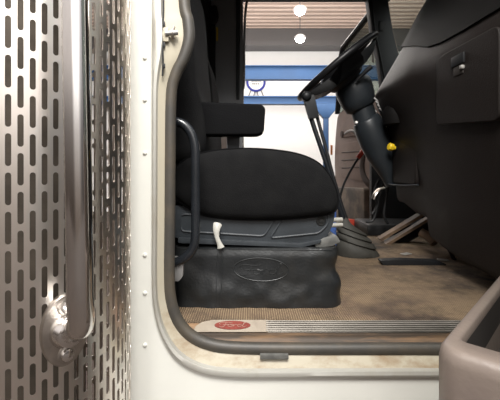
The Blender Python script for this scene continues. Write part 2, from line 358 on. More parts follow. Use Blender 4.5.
b = NB(); prism(b, [XZ(190,-20,2.3),XZ(203,-20,2.3),XZ(205,105,2.3),XZ(196,105,2.3)], 2.3, 2.34, .01); struct('trim_9', b, 'pillar', 'dark vertical trim strip on the rear wall')
b = NB(); box2(b, (-.05,YF,-.12), (1.06,YF+.06,.0), .005); struct('trim_10', b, 'tan', 'far door sill')
b = NB(); box2(b, (-.05,YF,1.685), (1.06,YF+.05,1.74)); struct('trim_11', b, 'pillardk', 'header above the far door')
b = NB(); prism(b, pxl0([(386,108),(377,130),(371.5,150),(371.5,262),(600,262),(600,108)]), YF, YF+.05, .006); struct('wall_kick', b, 'pillardk', 'dark kick panel ahead of the driver door')
t = thing('windscreen_pillar', 'black slanting windscreen pillar on the driver side beside the steering wheel', 'pillar', P(385,100,YF))
b = NB(); prism(b, [XZ(365.5,-12,YF),XZ(385,-12,YF),XZ(392,32,YF),XZ(399,62,YF),XZ(412,115,YF),XZ(395,130,YF),XZ(383,100,YF),XZ(377.5,58,YF),XZ(371,30,YF)], YF-.02, YF+.05, .006); obj('cover', b, 'pillardk', t)
b = NB(); tube(b, [P(371.5,0,YF-.022),P(375,30,YF-.022),P(381,60,YF-.022),P(388,98,YF-.022)], .006, 8); obj('piping', b, 'blackplastic', t)
b = NB(); a, c = P(379,21,YF-.022), P(383.5,31,YF-.022); box2(b, (a.x,YF-.026,c.z), (c.x,YF-.018,a.z), .002); obj('clip', b, 'blackplastic', t)
b = NB(); tube(b, [P(385.5,-12,YF),P(388,12,YF),P(392.5,32,YF),P(396.5,48,YF),P(400,62,YF)], .006, 8); o = obj('edge_seal', b, 'tan', t)

# ------------------------------------------------------------------ heat shield
CX, CY, CR = -.461, .75, .2
t = thing('heat_shield', 'perforated stainless steel exhaust guard filling the left side', 'exhaust guard', (CX,CY,-.3))
b = NB(); NC, NRW = 76, 22; da = 2*math.pi/NC; ph = .0617; z0 = -.30
hw = .0042; cw = da*CR/2; L = ph*.42
def cpt(a, z): return Vector((CX+CR*math.sin(a), CY-CR*math.cos(a), z))
vc = {}
def gv(a, z):
    k = (round(a % (2*math.pi), 5), round(z, 5))
    if k not in vc: vc[k] = b.verts.new(cpt(a, z))
    return vc[k]
sl = []
for k in range(6):
    th = math.pi*k/5; sl.append((hw*math.cos(th), L-hw+hw*math.sin(th)))
slot = sl + [(-x,-z) for x,z in sl]       # 12 points, ccw from right
outer = [(cw,ph*.25),(cw,ph*.5),(cw*.35,ph*.5),(-cw*.35,ph*.5),(-cw,ph*.5),(-cw,ph*.25)]
outer = outer + [(-x,-z) for x,z in outer]
for i in range(NC):
    a = i*da; off = ph/2 if i % 2 else 0
    for j in range(NRW):
        zc = z0+(j+.5)*ph+off
        sv = [b.verts.new(cpt(a+x/CR, zc+z)) for x,z in slot]; ov = [gv(a+x/CR, zc+z) for x,z in outer]
        for k in range(12): b.faces.new((sv[k], ov[k], ov[(k+1)%12], sv[(k+1)%12]))
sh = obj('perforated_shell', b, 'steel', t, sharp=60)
sm = sh.modifiers.new('thick', 'SOLIDIFY'); sm.thickness = .0018; sm.offset = -1
b = NB(); cyl(b, (CX-.035,CY+.02,-.32), (CX-.035,CY+.02,1.15), .112, seg=48); obj('exhaust_pipe', b, 'pipe', t)
# grab handle: tube + flange on the guard
def shell_hit(px, R):
    s = (px-250)/F; a = s*s+1; bb = -2*(s*CX+CY); c = CX*CX+CY*CY-R*R; y = (-bb-math.sqrt(bb*bb-4*a*c))/(2*a); return Vector((s*y, y, 0))
h = shell_hit(64.5, CR+.001); n = (h-Vector((CX,CY,0))).normalized(); tg = Vector((-n.y, n.x, 0)); 
if tg.x < 0: tg = -tg
zf = CZ+(HY-329)/F*h.y; Fc = Vector((h.x,h.y,zf)); up = Vector((0,0,1))
print('flange', Fc, n, tg)
t = thing('grab_handle', 'thick polished steel vertical grab bar bolted to the perforated guard', 'grab handle', Fc)
YT = .515
xt = (80-250)/F*YT
xtop = (75.5-250)/F*.515; ztop = CZ+(HY-13)/F*.515
b = NB(); zb = CZ+(HY-318)/F*YT
lo_, hi_ = Vector((xt,YT,zb+.06)), Vector((xtop,.515,ztop))
pts = [lo_+(hi_-lo_)*k for k in (2.2,1.6,1,.6,.3,0)] + catmull([Vector((xt,YT,zb+.03)), Vector((xt,YT+.004,zb)), Vector((xt-.006,YT+.012,zb-.018)), Vector((xt-.016,YT+.028,zb-.024)), Fc+n*.02+tg*.004, Fc+n*.004], 6)
r0 = .0184
tube(b, pts, [r0]*len(pts), 28); obj('bar', b, 'chrome', t)
def fl(a, c, k): return Fc+tg*a+up*c+n*k
b = NB()
def oval(sx, sz, k, off=0): return [fl(sx*math.cos(2*math.pi*i/48)*(1), sz*math.sin(2*math.pi*i/48), k) for i in range(48)]
fa, fb = .038, .060
loft(b, [oval(fa,fb,-.004), oval(fa,fb,.006), oval(fa*.96,fb*.97,.0085), oval(fa*.5,fb*.45,.009)])
obj('flange', b, 'flange', t)
b = NB(); lathe(b, [(.027,.0),(.027,.008),(.025,.013),(.023,.020),(.0205,.025),(.015,.027)], fl(0,.0,.006), n, 40); obj('collar', b, 'chrome', t)
for s in (-1, 1):
    b = NB(); lathe(b, [(.0145,0),(.0145,.002),(.0125,.0025),(.0125,.0028)], fl(0,s*.040,.008), n, 30); w = obj('washer', b, 'flange', t)
    b = NB(); lathe(b, [(.0105,0),(.0105,.004),(.009,.0065),(.004,.008)], fl(0,s*.040,.0105), n, 6 if s > 0 else 24); obj('bolt_head', b, 'chrome', w)

# ------------------------------------------------------------------ passenger seat
YC = 1.12
t = thing('passenger_seat', 'black cloth truck seat nearest the open door with skirted base and armrest', 'seat', (0.03,1.3,0))
def pxl(l, Y): return [XZ(x,y,Y) for x,y in l]
prof = catmull([(x,0,z) for x,z in pxl([(172,188),(175,169),(188,157.5),(208,151),(236,148),(270,149),(300,154),(320,164),(332,180),(337.5,198),(335,210),(325,214.5),(290,218.5),(255,219.5),(222,218),(200,213.5),(185,205),(175,197)], YC)], 5, True)
cx0 = sum(p.x for p in prof)/len(prof); cz0 = sum(p.z for p in prof)/len(prof)
def csec(s, Y): return [Vector((cx0+(p.x-cx0)*(1-(1-s)*.6), Y, cz0+(p.z-cz0)*s)) for p in prof]
b = NB(); loft(b, [csec(.05,1.070), csec(.45,1.071), csec(.75,1.075), csec(.88,1.081), csec(.95,1.090), csec(.985,1.103), csec(1,YC), csec(1.01,1.3), csec(1,1.52), csec(.96,1.57), csec(.85,1.60), csec(.4,1.61)])
cu = obj('cushion', b, 'fabric', t, sharp=60)
b = NB(); tube(b, [Vector((p.x,1.094,p.z)) for p in csec(.972,1.094)], .0028, 8, closed=True); obj('piping', b, 'fabricdk', cu)
# base tub
def roundpoly(pts, r, n=5):
    out = []; m = len(pts)
    for i in range(m):
        p = Vector(pts[i]); a = Vector(pts[i-1])-p; c = Vector(pts[(i+1)%m])-p
        k = min(r, a.length*.45, c.length*.45); A = p+a.normalized()*k; B = p+c.normalized()*k
        for j in range(n+1):
            u = j/n; q = A*(1-u)**2+p*2*u*(1-u)+B*u*u; out.append((q.x,q.y))
    return out
YB2 = 1.105
b = NB(); prism(b, roundpoly(pxl([(168,205),(336,208),(334,224),(326,240),(303,246),(178,239),(168,236)],YB2), .02), YB2, 1.58, .006); side = obj('side_cover', b, 'blueplastic', t)
def rim(pts, r=.0032, Y=YB2): 
    q = roundpoly(pxl(pts,Y), .014, 5); b = NB(); tube(b, [Vector((x,Y-.001,z)) for x,z in q], r, 8, closed=True, flat=1); return b
obj('recess_rim', rim([(181,214),(276,217.5),(264,236),(181,231)]), 'blueplastic', side)
obj('recess_rim', rim([(283,218),(329,214.5),(328,224),(319,233),(270,238)]), 'blueplastic', side)
b = NB(); prism(b, roundpoly(pxl([(178,238),(300,243.5),(322,240),(320,243),(302,247.5),(178,243)],YB2-.012),.004), YB2-.012, YB2+.01, .003); obj('lower_lip', b, 'blueplastic', side)
b = NB(); c = P(321,221,YB2); lathe(b, [(.0155,0),(.0155,.003),(.0125,.0045),(.0115,.003),(.007,.003),(.006,.0045),(.002,.005)], c+Vector((0,.002,0)), (0,-1,0), 28); obj('knob', b, 'vinyl', side)
# lever
b = NB(); lp = catmull([P(218,223,1.075),P(216.5,229,1.066),P(217,237,1.062),P(220,245,1.062),P(221,248,1.063)],6); n_ = len(lp)
tube(b, lp, [(.0100+.0035*math.cos(i/(n_-1)*5.5))*(.6 if i in (0,n_-1) else .93 if i in (1,n_-2) else 1) for i in range(n_)], 14, flat=.5, up=Vector((0,1,0)))
cyl(b, P(218,225,1.075), P(218,225,1.12), .007); lv = obj('adjuster_lever', b, 'lever', t); lv['label'] = 'ivory plastic adjuster lever'
# bracket at the right end
b = NB(); prism(b, roundpoly(pxl([(314,243),(324,238),(337,235.5),(341,242),(332,246.5),(316,248)],1.10),.006), 1.10, 1.30, .004); br = obj('corner_bracket', b, 'dullmetal', t)
# skirt
X0, X1 = P(172,0,1.09).x, P(340,0,1.09).x
secs = []
def rr(x0, x1, y0, y1, r, n=7):
    o = []
    for (cx_,cy_,a0) in ((x0+r,y0+r,180),(x1-r,y0+r,270),(x1-r,y1-r,0),(x0+r,y1-r,90)):
        for k in range(n+1):
            a = math.radians(a0+90*k/n); o.append((cx_+r*math.cos(a), cy_+r*math.sin(a)))
    return o
def dens(l, step=.008):
    o = []; m = len(l)
    for i in range(m):
        p = Vector(l[i]); q = Vector(l[(i+1)%m]); k = max(1, int((q-p).length/step))
        for j in range(k): o.append(p.lerp(q, j/k))
    return o
base = dens(rr(X0, X1, 1.068, 1.57, .05))
NZ = 30
for k in range(NZ+1):
    u = k/NZ; z = .172*(1-u)+.001*u; s = []
    for p in base:
        f = .012*math.sin(u*3.1)*(1 if p.y < 1.2 else .5)
        out = .010*u*u + .008*math.exp(-((u-.62)/.13)**2)*(max(0,(p.x-.20)/.06)) - .009*math.exp(-((u-.36)/.14)**2)*max(0,min(1,(p.x-.17)/.08))
        wr = .010*(noise.noise(Vector((p.x*9, p.y*9, z*13+3)))) + .004*noise.noise(Vector((p.x*30,p.y*30,z*28)))
        c = Vector(((X0+X1)/2, 1.33)); d = Vector((p.x-c.x, p.y-c.y)); nx = d.x/abs((X1-X0)/2); ny = d.y/.245
        v = Vector((nx if abs(nx)>.8 else 0, ny if abs(ny)>.8 else 0)); v = v.normalized() if v.length > 0 else v
        amp = out + wr*(.3+u)*.9 - (.006 if u<.12 else 0)*(1-u/.12)
        crease = -.004*math.exp(-((p.x-P(219,0,1.085).x)/.004)**2) if p.y < 1.1 else 0
        q = p+v*(amp+crease); s.append(Vector((q.x,q.y,z)))
    secs.append(s)
b = NB(); loft(b, secs); sk = obj('skirt', b, 'vinyl', t, sharp=70)
ybase = 1.085
def skirt_y(x, z):
    best = None; u = (.172-z)/.171; k = max(0, min(NZ, round(u*NZ)))
    return min((abs(p.x-x), p.y) for p in secs[k] if p.y < 1.13)[1]
def SK(px, py, off=.0): 
    q = P(px, py, 1.08); y = skirt_y(q.x, q.z); q = P(px, py, y-off); return q
for dx in (0, 5):
    b = NB(); tube(b, [SK(217.5+dx-(.03*(y-247)), y, .0006) for y in range(246, 308, 3)], .0011, 6); obj('seam', b, 'vinylline', sk)
b = NB(); tube(b, [SK(x, 249+.01*(x-200), .0005) for x in range(184, 336, 4)], .0010, 6); obj('seam', b, 'vinylline', sk)
b = NB(); tube(b, [SK(261+27.5*math.cos(a*math.pi/30), 269.5-11.5*math.sin(a*math.pi/30)+.03*27*math.cos(a*math.pi/30), .0004) for a in range(60)], .0014, 8, closed=True); em = obj('oval_emblem', b, 'vinylline', sk); em['label'] = 'pressed oval emblem with cursive letters'
b = NB()
for st in script_strokes(): tube(b, catmull([SK(261+19*x, 270.5-12*y, .0003) for x,y in st],4), .0010, 6)
obj('script_letters', b, 'vinylline', em)
# backrest and armrest
bpro = catmull([(x,0,z) for x,z in pxl([(150,-60),(176,-62),(187,-45),(191,-10),(193,30),(196,60),(198,85),(203,105),(207,130),(205,152),(190,162),(165,160),(150,130),(140,40)],1.13)],5,True)
bx = sum(p.x for p in bpro)/len(bpro); bz = sum(p.z for p in bpro)/len(bpro)
def bsec(s, Y): return [Vector((max(XL+.028, bx+(p.x-bx)*s), Y, bz+(p.z-bz)*(1-(1-s)*.3))) for p in bpro]
b = NB(); loft(b, [bsec(.5,1.085), bsec(.85,1.09), bsec(.96,1.105), bsec(1,1.13), bsec(1,1.52), bsec(.93,1.56), bsec(.6,1.58)]); obj('backrest', b, 'fabric', t, sharp=60)
b = NB(); prism(b, roundpoly(pxl([(188,101),(262,104),(265.5,108),(264,132),(258,135),(190,135)],1.11),.012), 1.11, 1.19, .012, 3); ar = obj('armrest', b, 'fabricdk', t)
b = NB(); prism(b, roundpoly(pxl([(226.5,133),(240,134),(239,149),(228,151)],1.15),.005), 1.15, 1.18, .004); obj('armrest_bracket', b, 'blackplastic', ar)

# tan cover low on far pillar, belt + buckle
b = NB(); box2(b, (XZ(209,0,2.66)[0],2.66,CZ-.1), (XZ(226.5,0,2.66)[0],2.70,XZ(0,133,2.66)[1]), .006); struct('trim_12', b, 'doorbrown', 'brownish cover low on the far pillar')
t = thing('seat_belt', 'black belt webbing hanging on the far pillar with a small yellow tag', 'seat belt', P(210,20,2.6))
b = NB(); bl = [P(209,8,2.62),P(211,30,2.61),P(211,70,2.61),P(213,110,2.61),P(212,150,2.6)]
tube(b, catmull(bl,5), .035, 10, flat=.12, up=Vector((0,1,0))); obj('webbing', b, 'belt', t)
b = NB(); prism(b, roundpoly(pxl([(202,8),(217,6),(219,18),(215,25),(207,25),(203,18)],2.6),.02), 2.575, 2.62, .008); obj('guide', b, 'blackplastic', t)
b = NB(); prism(b, pxl([(216.3,28),(218,28),(218,41),(216.3,41)],2.6), 2.59, 2.6); o = obj('belt_tag', b, 'yellow', t); o['label'] = 'small yellow tag'

# inner grab handle
t = thing('inner_grab_handle', 'black curved tubular grab handle inside the door opening beside the seat', 'grab handle', P(186,262,.99))
b = NB(); gp = catmull([P(160,119,.985),P(172,120.5,.985),P(183,124,.985),P(191,133,.985),P(195,147,.985),P(195.5,165,.985),P(195.5,205,.985),P(195.5,235,.985),P(193,248,.985),P(186,257,.985),P(176,262,.985),P(164,264,.98)],6)
tube(b, gp, 4.6/F*.985, 16); obj('bar', b, 'blackmetal', t)
b = NB(); prism(b, roundpoly(pxl([(166,255),(184,258),(183,276),(179,281),(168,280)],.99),.005), .985, 1.0, .003); obj('mount_plate', b, 'grey', t)

# ------------------------------------------------------------------ driver seat
t = thing('driver_seat', 'black driver seat across the cab beyond the nearer seat', 'seat', (.02,2.05,0))
b = NB(); pr = roundpoly([(-.20,.24),(.24,.23),(.27,.36),(.22,.42),(-.2,.42)],.06); 
def sc(s,Y,l): 
    cx_=sum(p[0] for p in l)/len(l); cz_=sum(p[1] for p in l)/len(l); return [Vector((cx_+(x-cx_)*s,Y,cz_+(z-cz_)*s)) for x,z in l]
loft(b, [sc(.7,1.83,pr),sc(.95,1.85,pr),sc(1,1.88,pr),sc(1,2.28,pr),sc(.95,2.31,pr),sc(.7,2.33,pr)]); obj('cushion', b, 'fabric', t, sharp=60)
b = NB(); pr = roundpoly([(-.285,.40),(-.17,.40),(-.20,.9),(-.23,1.02),(-.285,1.02)],.05)
loft(b, [sc(.7,1.85,pr),sc(.95,1.87,pr),sc(1,1.9,pr),sc(1,2.26,pr),sc(.95,2.29,pr),sc(.7,2.31,pr)]); obj('backrest', b, 'fabric', t, sharp=60)
b = NB(); box2(b, (-.18,1.9,0), (.2,2.26,.24), .02); obj('base', b, 'blackplastic', t)

# ------------------------------------------------------------------ dashboard
def lerp(a,b_,u): return a+(b_-a)*u
near = [(1.14,1.42),(.95,1.30),(.86,1.15),(.79,1.02),(.745,.93),(.712,.865),(.700,.81),(.702,.72),(.708,.62),(.722,.48),(.745,.30),(.765,.055),(1.36,.055),(1.36,1.0)]
far  = [(1.10,1.42),(.975,1.36),(.897,1.232),(.802,1.05),(.735,.935),(.690,.86),(.654,.795),(.664,.735),(.715,.645),(.745,.51),(.766,.33),(.775,.235),(1.36,.20),(1.36,1.0)]
def dsec(Y, w, dx=0., zb=None, sh=0.):
    o = [(lerp(n_[0],f[0],w)+dx, lerp(n_[1],f[1],w)) for n_, f in zip(near, far)]
    if zb is not None: o[11] = (o[11][0], zb); o[12] = (1.36, zb); o[10] = (o[10][0], max(o[10][1], zb+.04))
    o = roundpoly(o, .03, 3)
    if sh: 
        o = [(x+sh*.9, z) for x, z in o]
    return [Vector((min(x,1.38), Y, z)) for x, z in o]
t = thing('dashboard', 'large dark brown black dashboard side filling the right of the cab', 'dashboard', (.9,1.5,0))
b = NB(); loft(b, [dsec(.985,0,.06), dsec(.995,0,.01), dsec(1.02,0), dsec(1.35,.1), dsec(1.54,.3,0), dsec(1.56,.4,0,.19), dsec(1.7,.75,0,.20), dsec(1.84,1), dsec(1.90,1,.004), dsec(1.935,1,.018), dsec(1.955,1,.05), dsec(1.965,1,.12)])
dm = obj('dash_body', b, 'dash', t, sharp=50)
# upper black hood with a seam
def hood(Y, w, zs, sh=0):
    o = [(lerp(n_[0],f[0],w), lerp(n_[1],f[1],w)) for n_, f in zip(near, far)][:7]
    def xa(z):
        for (xa_,za_),(xb_,zb_) in zip(o, o[1:]):
            if za_ >= z >= zb_: return lerp(xa_, xb_, (za_-z)/(za_-zb_))
    pts = [o[0], o[1], o[2]] + [(xa(lerp(o[2][1], zs, k/4)), lerp(o[2][1], zs, k/4)) for k in (1,2,3,4)]
    fr = [(x-.006+sh, z+.004) for x, z in pts]; bk = [(x+.03+sh, z-.004) for x, z in pts][::-1]
    return [Vector((x, Y, z)) for x, z in fr+bk]
b = NB(); loft(b, [hood(1.0,0,.862), hood(1.2,.05,.868), hood(1.35,.1,.880), hood(1.47,.2,.905), hood(1.62,.5,.962), hood(1.8,.9,1.02), hood(1.90,1,1.052), hood(1.94,1,1.055,.02)])
obj('dash_top', b, 'dash2', t, sharp=50)
# engine-side bulge low on the dash (console) with ledge line
b = NB(); prism(b, roundpoly([(1.60,.335),(1.86,.335),(1.87,.60),(1.84,.67),(1.72,.69),(1.63,.66),(1.595,.60)],.03), .735, .80, .012, 3, axis='X'); cs = obj('console_panel', b, 'dash', t)
b = NB(); tube(b, catmull([(.735,1.93,.335),(.733,1.85,.33),(.733,1.70,.332),(.738,1.58,.34)],5), .0045, 8); obj('console_ledge', b, 'column', cs)
b = NB(); lathe(b, [(.0,.0),(.06,.0),(.075,-.02),(.078,-.05),(.07,-.09),(.03,-.095)], (.735,1.78,.72), (0,0,1), 28); obj('dash_pod', b, 'dash2', t, sharp=50)
# glove box lid
b = NB(); prism(b, roundpoly([(1.005,.545),(1.345,.575),(1.345,.812),(1.30,.822),(1.005,.815)],.03), .6945, .715, .004, 3, axis='X'); gb = obj('glove_box_lid', b, 'dash', t)
b = NB(); box2(b, (.688,1.163,.755), (.70,1.235,.79), .003); la = obj('latch', b, 'blackplastic', gb)
b = NB(); box2(b, (.691,1.17,.722), (.70,1.225,.755), .004); obj('latch_recess', b, 'pocketdk', la)
b = NB(); box2(b, (.684,1.165,.736), (.697,1.178,.748), .003); o = obj('latch_catch', b, 'silver', la); o['label'] = 'small shiny latch catch'
# louvres by the column
for k in range(4):
    b = NB(); p = P(376.5+k*1.7,100+k*3.4,1.86); box(b, p, (.035,.01,.008), .002, Matrix.Rotation(math.radians(40),3,'Y')); obj('louvre', b, 'grey', t)
# yellow valve knob
b = NB(); c = P(391,147,1.80); ax = Vector((-.94,-.15,.22)).normalized(); lathe(b, [(.010,-.022),(.010,-.012),(.018,-.010),(.0195,-.004),(.0195,.008),(.016,.013),(.004,.014)], c, ax, 8); kn = obj('valve_knob', b, 'yellow', t, sharp=25); kn['label'] = 'small yellow valve knob'
b = NB(); cyl(b, c-ax*.02, c-ax*.10, .008); obj('stem', b, 'blackplastic', kn)

# ------------------------------------------------------------------ steering wheel and column
Wc = P(336.5,68,1.87); d = Vector((.78,0,.626)).normalized(); nv = Vector((-d.z,.015,d.x)).normalized(); Yv = nv.cross(d).normalized()
t = thing('steering_wheel', 'black steering wheel seen nearly edge-on against the workshop', 'steering wheel', Wc)
b = NB(); tube(b, [Wc+(d*math.cos(a*math.pi/36)+Yv*math.sin(a*math.pi/36))*.238 for a in range(72)], .0165, 16, closed=True); obj('rim', b, 'wheel', t)
b = NB(); lathe(b, [(.04,-.105),(.085,-.095),(.118,-.06),(.125,-.03),(.105,-.004),(.04,.006)], Wc, nv, 32); obj('hub', b, 'wheel', t)
for k in range(4):
    a = math.pi/2*k+.0; dr = d*math.cos(a)+Yv*math.sin(a); sd = nv.cross(dr)
    secs = []
    for r_, dz, w in ((.05,-.05,.085),(.11,-.05,.08),(.18,-.035,.065),(.225,-.012,.05),(.238,.0,.045)):
        c = Wc+dr*r_+nv*dz; h_ = .026 if r_ < .15 else .018 if r_ < .2 else .009
        secs.append([c+sd*w+nv*h_, c-sd*w+nv*h_, c-sd*w-nv*h_, c+sd*w-nv*h_])
    b = NB(); loft(b, secs); bevel(b,.004,2,40); obj('spoke', b, 'wheel', t)
t = thing('steering_column', 'charcoal steering column with a drum shroud and tapered lower cover', 'steering column', P(387,172,1.93))
k_ = 1.93/F
b = NB(); pts = [P(350.5,80,1.93),P(352,83,1.93),P(354,90,1.93),P(358,101,1.93),P(361,107.5,1.93),P(362,109.5,1.93)]
tube(b, pts, [14*k_,17.5*k_,18.5*k_,17*k_,15*k_,11*k_], 32); sh_ = obj('shroud', b, 'column', t, sharp=50)
b = NB(); tube(b, [P(361,106,1.93),P(363,112,1.93),P(366,121,1.93)], [11.5*k_]*3, 28); obj('neck', b, 'column', t)
b = NB(); tube(b, catmull([P(365.5,119,1.93),P(367,122,1.93),P(372,134,1.93),P(378,149,1.93),P(384,163,1.93),P(388,176,1.93),P(391,186,1.93)],3), [11*k_,12.5*k_,13.5*k_]+[14*k_,14.6*k_,15*k_,15*k_,15*k_,14.6*k_,14*k_,13.4*k_,12.4*k_,11.4*k_,10*k_,8.5*k_,7*k_,6*k_,5.2*k_,4.6*k_], 28); obj('lower_cover', b, 'column', t)
b = NB(); tube(b, [P(357,80,1.80),P(362,75,1.79),P(366.5,70.5,1.78),P(371.5,66.5,1.77)], [.008,.010,.0115,.0115], 14); obj('signal_stalk', b, 'blackplastic', t)
for (x,y) in ((338,92),(353,124),(374,112)):
    b = NB(); lathe(b, [(.008,0),(.008,.004),(.004,.006)], P(x,y,1.93)+Vector((0,-.062 if x==353 else -.02,0)), (-.3,-.9,.2), 10); obj('screw', b, 'silver', t)

# ------------------------------------------------------------------ gear lever
t = thing('gear_lever', 'long black double-rod gear lever rising from a pleated rubber boot', 'gear lever', P(357,256,1.73))
Lp = catmull([P(305,97,1.74),P(311,118,1.75),P(320,145,1.74),P(329,172,1.73),P(338,203,1.725),(P(347,228,1.72))],5)
b = NB(); tube(b, Lp, .0115, 12); obj('rod', b, 'blackmetal', t)
b = NB(); tube(b, catmull([P(313,97,1.74),P(317.5,118,1.75),P(325,145,1.74),P(332,172,1.73),P(341,203,1.725),(P(350,228,1.72))],5), .0085, 12); obj('air_line', b, 'blackplastic', t)
b = NB(); prism(b, roundpoly(pxl([(303,96),(314,95),(319,117),(309.5,119)],1.73),.006), 1.72, 1.76, .006); obj('clamp', b, 'blackplastic', t)
b = NB(); bmesh.ops.create_uvsphere(b, u_segments=24, v_segments=16, radius=1)
for v in b.verts: v.co = P(306.5,96,1.72)+Vector((v.co.x*.024, v.co.y*.022, v.co.z*.024))
obj('gear_knob', b, 'blackplastic', t)
b = NB(); secs = []; Yb = 1.73
for (y,h_,cx_) in ((247,21,357),(245.5,21.8,357),(240,20,356.5),(239,18,356),(237.8,19.8,356),(234.5,18.4,355),(233.6,16,354.5),(232.4,17.6,354.2),(229.6,16,353),(228.6,13.5,352.5),(227.4,15,352.2),(223.5,10.5,350.5),(220.5,5.5,348.5),(219,3.5,348)):
    zc = CZ+(HY-(222+(y-219)*34/28))/F*Yb; r_ = h_/F*Yb; 
    secs.append([Vector(((cx_-250)/F*Yb+r_*math.cos(2*math.pi*k/32), Yb+r_*.85*math.sin(2*math.pi*k/32), max(0.0005,zc-.03*(math.cos(2*math.pi*k/32))*(1 if y<246 else 0)*.9+.012*(1 if y<246 else 0)))) for k in range(32)])
loft(b, secs); obj('boot', b, 'rubber', t, sharp=60)

# ------------------------------------------------------------------ driver door (standing open)
H0, H1 = Vector((.99,2.80,0)), Vector((.87,3.62,0)); dd = (H1-H0).normalized(); dn = Vector((-dd.y, dd.x, 0)); 
if dn.x > 0: dn = -dn
def DS(px, py, off=0.):   # where the ray through a photo point meets the door's inner face
    s = (px-250)/F; o = H0+dn*off; k = (s*o.y-o.x)/(dd.x-s*dd.y); p = o+dd*k; return Vector((p.x,p.y,CZ+(HY-py)/F*p.y))
def dslab(pts, t0, t1, bv=0., r=.02):
    b = NB(); 
    q = [DS(x,y) for x,y in pts]; loc = roundpoly([((p-H0).dot(dd), p.z) for p in q], r, 5)
    f = lambda a, z, o: H0+dd*a+dn*o+Vector((0,0,z))
    A = [b.verts.new(f(a,z,t0)) for a,z in loc]; B = [b.verts.new(f(a,z,t1)) for a,z in loc]; n_ = len(loc)
    b.faces.new(A); b.faces.new(B[::-1])
    for i in range(n_): b.faces.new((A[i],B[i],B[(i+1)%n_],A[(i+1)%n_]))
    bmesh.ops.recalc_face_normals(b, faces=b.faces); bevel(b, bv, 2, 40); return b
t = thing('driver_door', 'taupe plastic lined driver door standing open beyond the steering column', 'door', (.95,3.0,-.1))
obj('inner_panel', dslab([(380,92),(345,108),(337.5,115),(335.5,135),(334.5,160),(335.5,190),(338,222),(380,228)], -.06, 0, .006, .06), 'doorbrown', t)
obj('pleated_insert', dslab([(364,140),(344,143.5),(340.5,148),(340,168),(343,177),(364,182)], 0, .014, .006, .04), 'doorbrown', t)
for y in (151,159,167):
    b = NB(); tube(b, [DS(342,y*.97+6,.015),DS(363,y,.015)], .006, 6); obj('pleat', b, 'doordark', t)
obj('upper_trim', dslab([(368,110),(352,116),(343,124),(340,133),(341,138),(368,134)], 0, .012, .005, .04), 'doorbrown', t)
b = NB(); lathe(b, [(.03,0),(.03,.01),(.018,.012),(.005,.010)], DS(342.5,134,.012), dn, 20); obj('lock_knob', b, 'doordark', t)
b = NB(); tube(b, catmull([DS(345,134,.03),DS(349,131,.05),DS(353,131,.05),DS(356,134,.03)],5), .012, 8); obj('door_handle', b, 'grey', t)
obj('map_pocket', dslab([(372,188),(341,187),(337.5,193),(339,216),(343,222),(372,224)], 0, .07, .02, .04), 'doorlow', t)
b = NB(); tube(b, catmull([DS(370,140,.01),DS(366,146,.05),DS(363,156,.07),DS(362,168,.07),DS(364,177,.07),DS(369,184,.06),DS(377,187,.02)],6), .030, 10, flat=.6, up=Vector((0,0,1)).cross(dd)); obj('pull_strap', b, 'doordark', t)
# window frame and glass above
b = NB()
def bar(p, q, r): 
    bb = NB(); tube(bb, [p,q], r, 8); merge(b, bb)
T0 = DS(372,11); T1 = DS(341.5,49); B1 = DS(337.5,114); B0 = DS(381,92)
tube(b, [B1, T1+Vector((0,0,-.05)), T1+dd*-.04, T0, T0+Vector((0,0,-.03))], .026, 8); obj('window_frame', b, 'blackplastic', t)
b = NB(); tube(b, [T1+dd*-.04+Vector((0,0,.028)), T0+Vector((0,0,.028))], .006, 6); obj('frame_edge', b, 'silver', t)
b = NB(); q = [B0,B1,T1,T0]; V0 = [b.verts.new(p-dn*.004) for p in q]; V1 = [b.verts.new(p+dn*.002) for p in q]; b.faces.new(V0); b.faces.new(V1[::-1])
for i in range(4): b.faces.new((V0[i],V0[(i+1)%4],V1[(i+1)%4],V1[i]))
obj('window_glass', b, 'glassg', t, smooth=False)
b = NB(); tube(b, [DS(372.5,38,.03),DS(373,62,.03)], .010, 8); o = obj('glass_highlight', b, 'lever', t)  # pale bar drawn as the bright highlight on the door glass
b = NB(); c = P(331.5,150,3.7); box(b, c, (.02,.02,.10), .004); o = obj('side_reflector', b, 'orange', t); o['label'] = 'small orange reflector on the door edge'

# ------------------------------------------------------------------ small things on and over the floor
t = thing('foot_pedal', 'long tan double-strip pedal sloping up under the dashboard', 'pedal', P(372,241,2.05))
for (a, c, w) in (((379,239),(421,214),.026),((384,245),(430,217),.020)):
    p, q = P(a[0],a[1],1.99), P(c[0],c[1],1.86); b = NB(); dr = (q-p).normalized(); sd = Vector((0,1,0)); up_ = dr.cross(sd).normalized()
    secs = [[o_+sd*w+up_*.006, o_-sd*w+up_*.006, o_-sd*w-up_*.008, o_+sd*w-up_*.008] for o_ in (p,q)]
    loft(b, secs); bevel(b,.003,2); obj('tread', b, 'wood', t)
b = NB(); prism(b, roundpoly(pxl([(382,245),(388,241),(431,219),(434,226),(410,240),(396,247)],2.02),.01), 2.0, 2.06, .005); obj('bracket', b, 'blackplastic', t)
t = thing('pedal_arm', 'short dusty grey curved pedal arm under the dashboard', 'pedal', P(437,250,1.66))
b = NB(); tube(b, catmull([P(421,232,1.78),P(429,237,1.75),P(435,243,1.72)],5), .022, 12); obj('arm', b, 'wood', t)
b = NB(); tube(b, catmull([P(441,226,1.62),P(444,240,1.62),P(451,253,1.62),P(454,259,1.62)],5), [.012,.012,.012,.012,.012,.013,.014,.014,.014,.015,.016,.016,.016,.016,.016,.018], 10, flat=.4); obj('link', b, 'dash', t)
b = NB(); prism(b, roundpoly(pxl([(378,259),(400,258),(436,259.5),(443,262.5),(440,266),(412,268),(382,265)],1.56),.006), 1.53, 1.57, .004); tag(obj('floor_bracket', b, 'blackplastic'), 'flat black bracket lying across the mat in front of the dash', 'bracket')
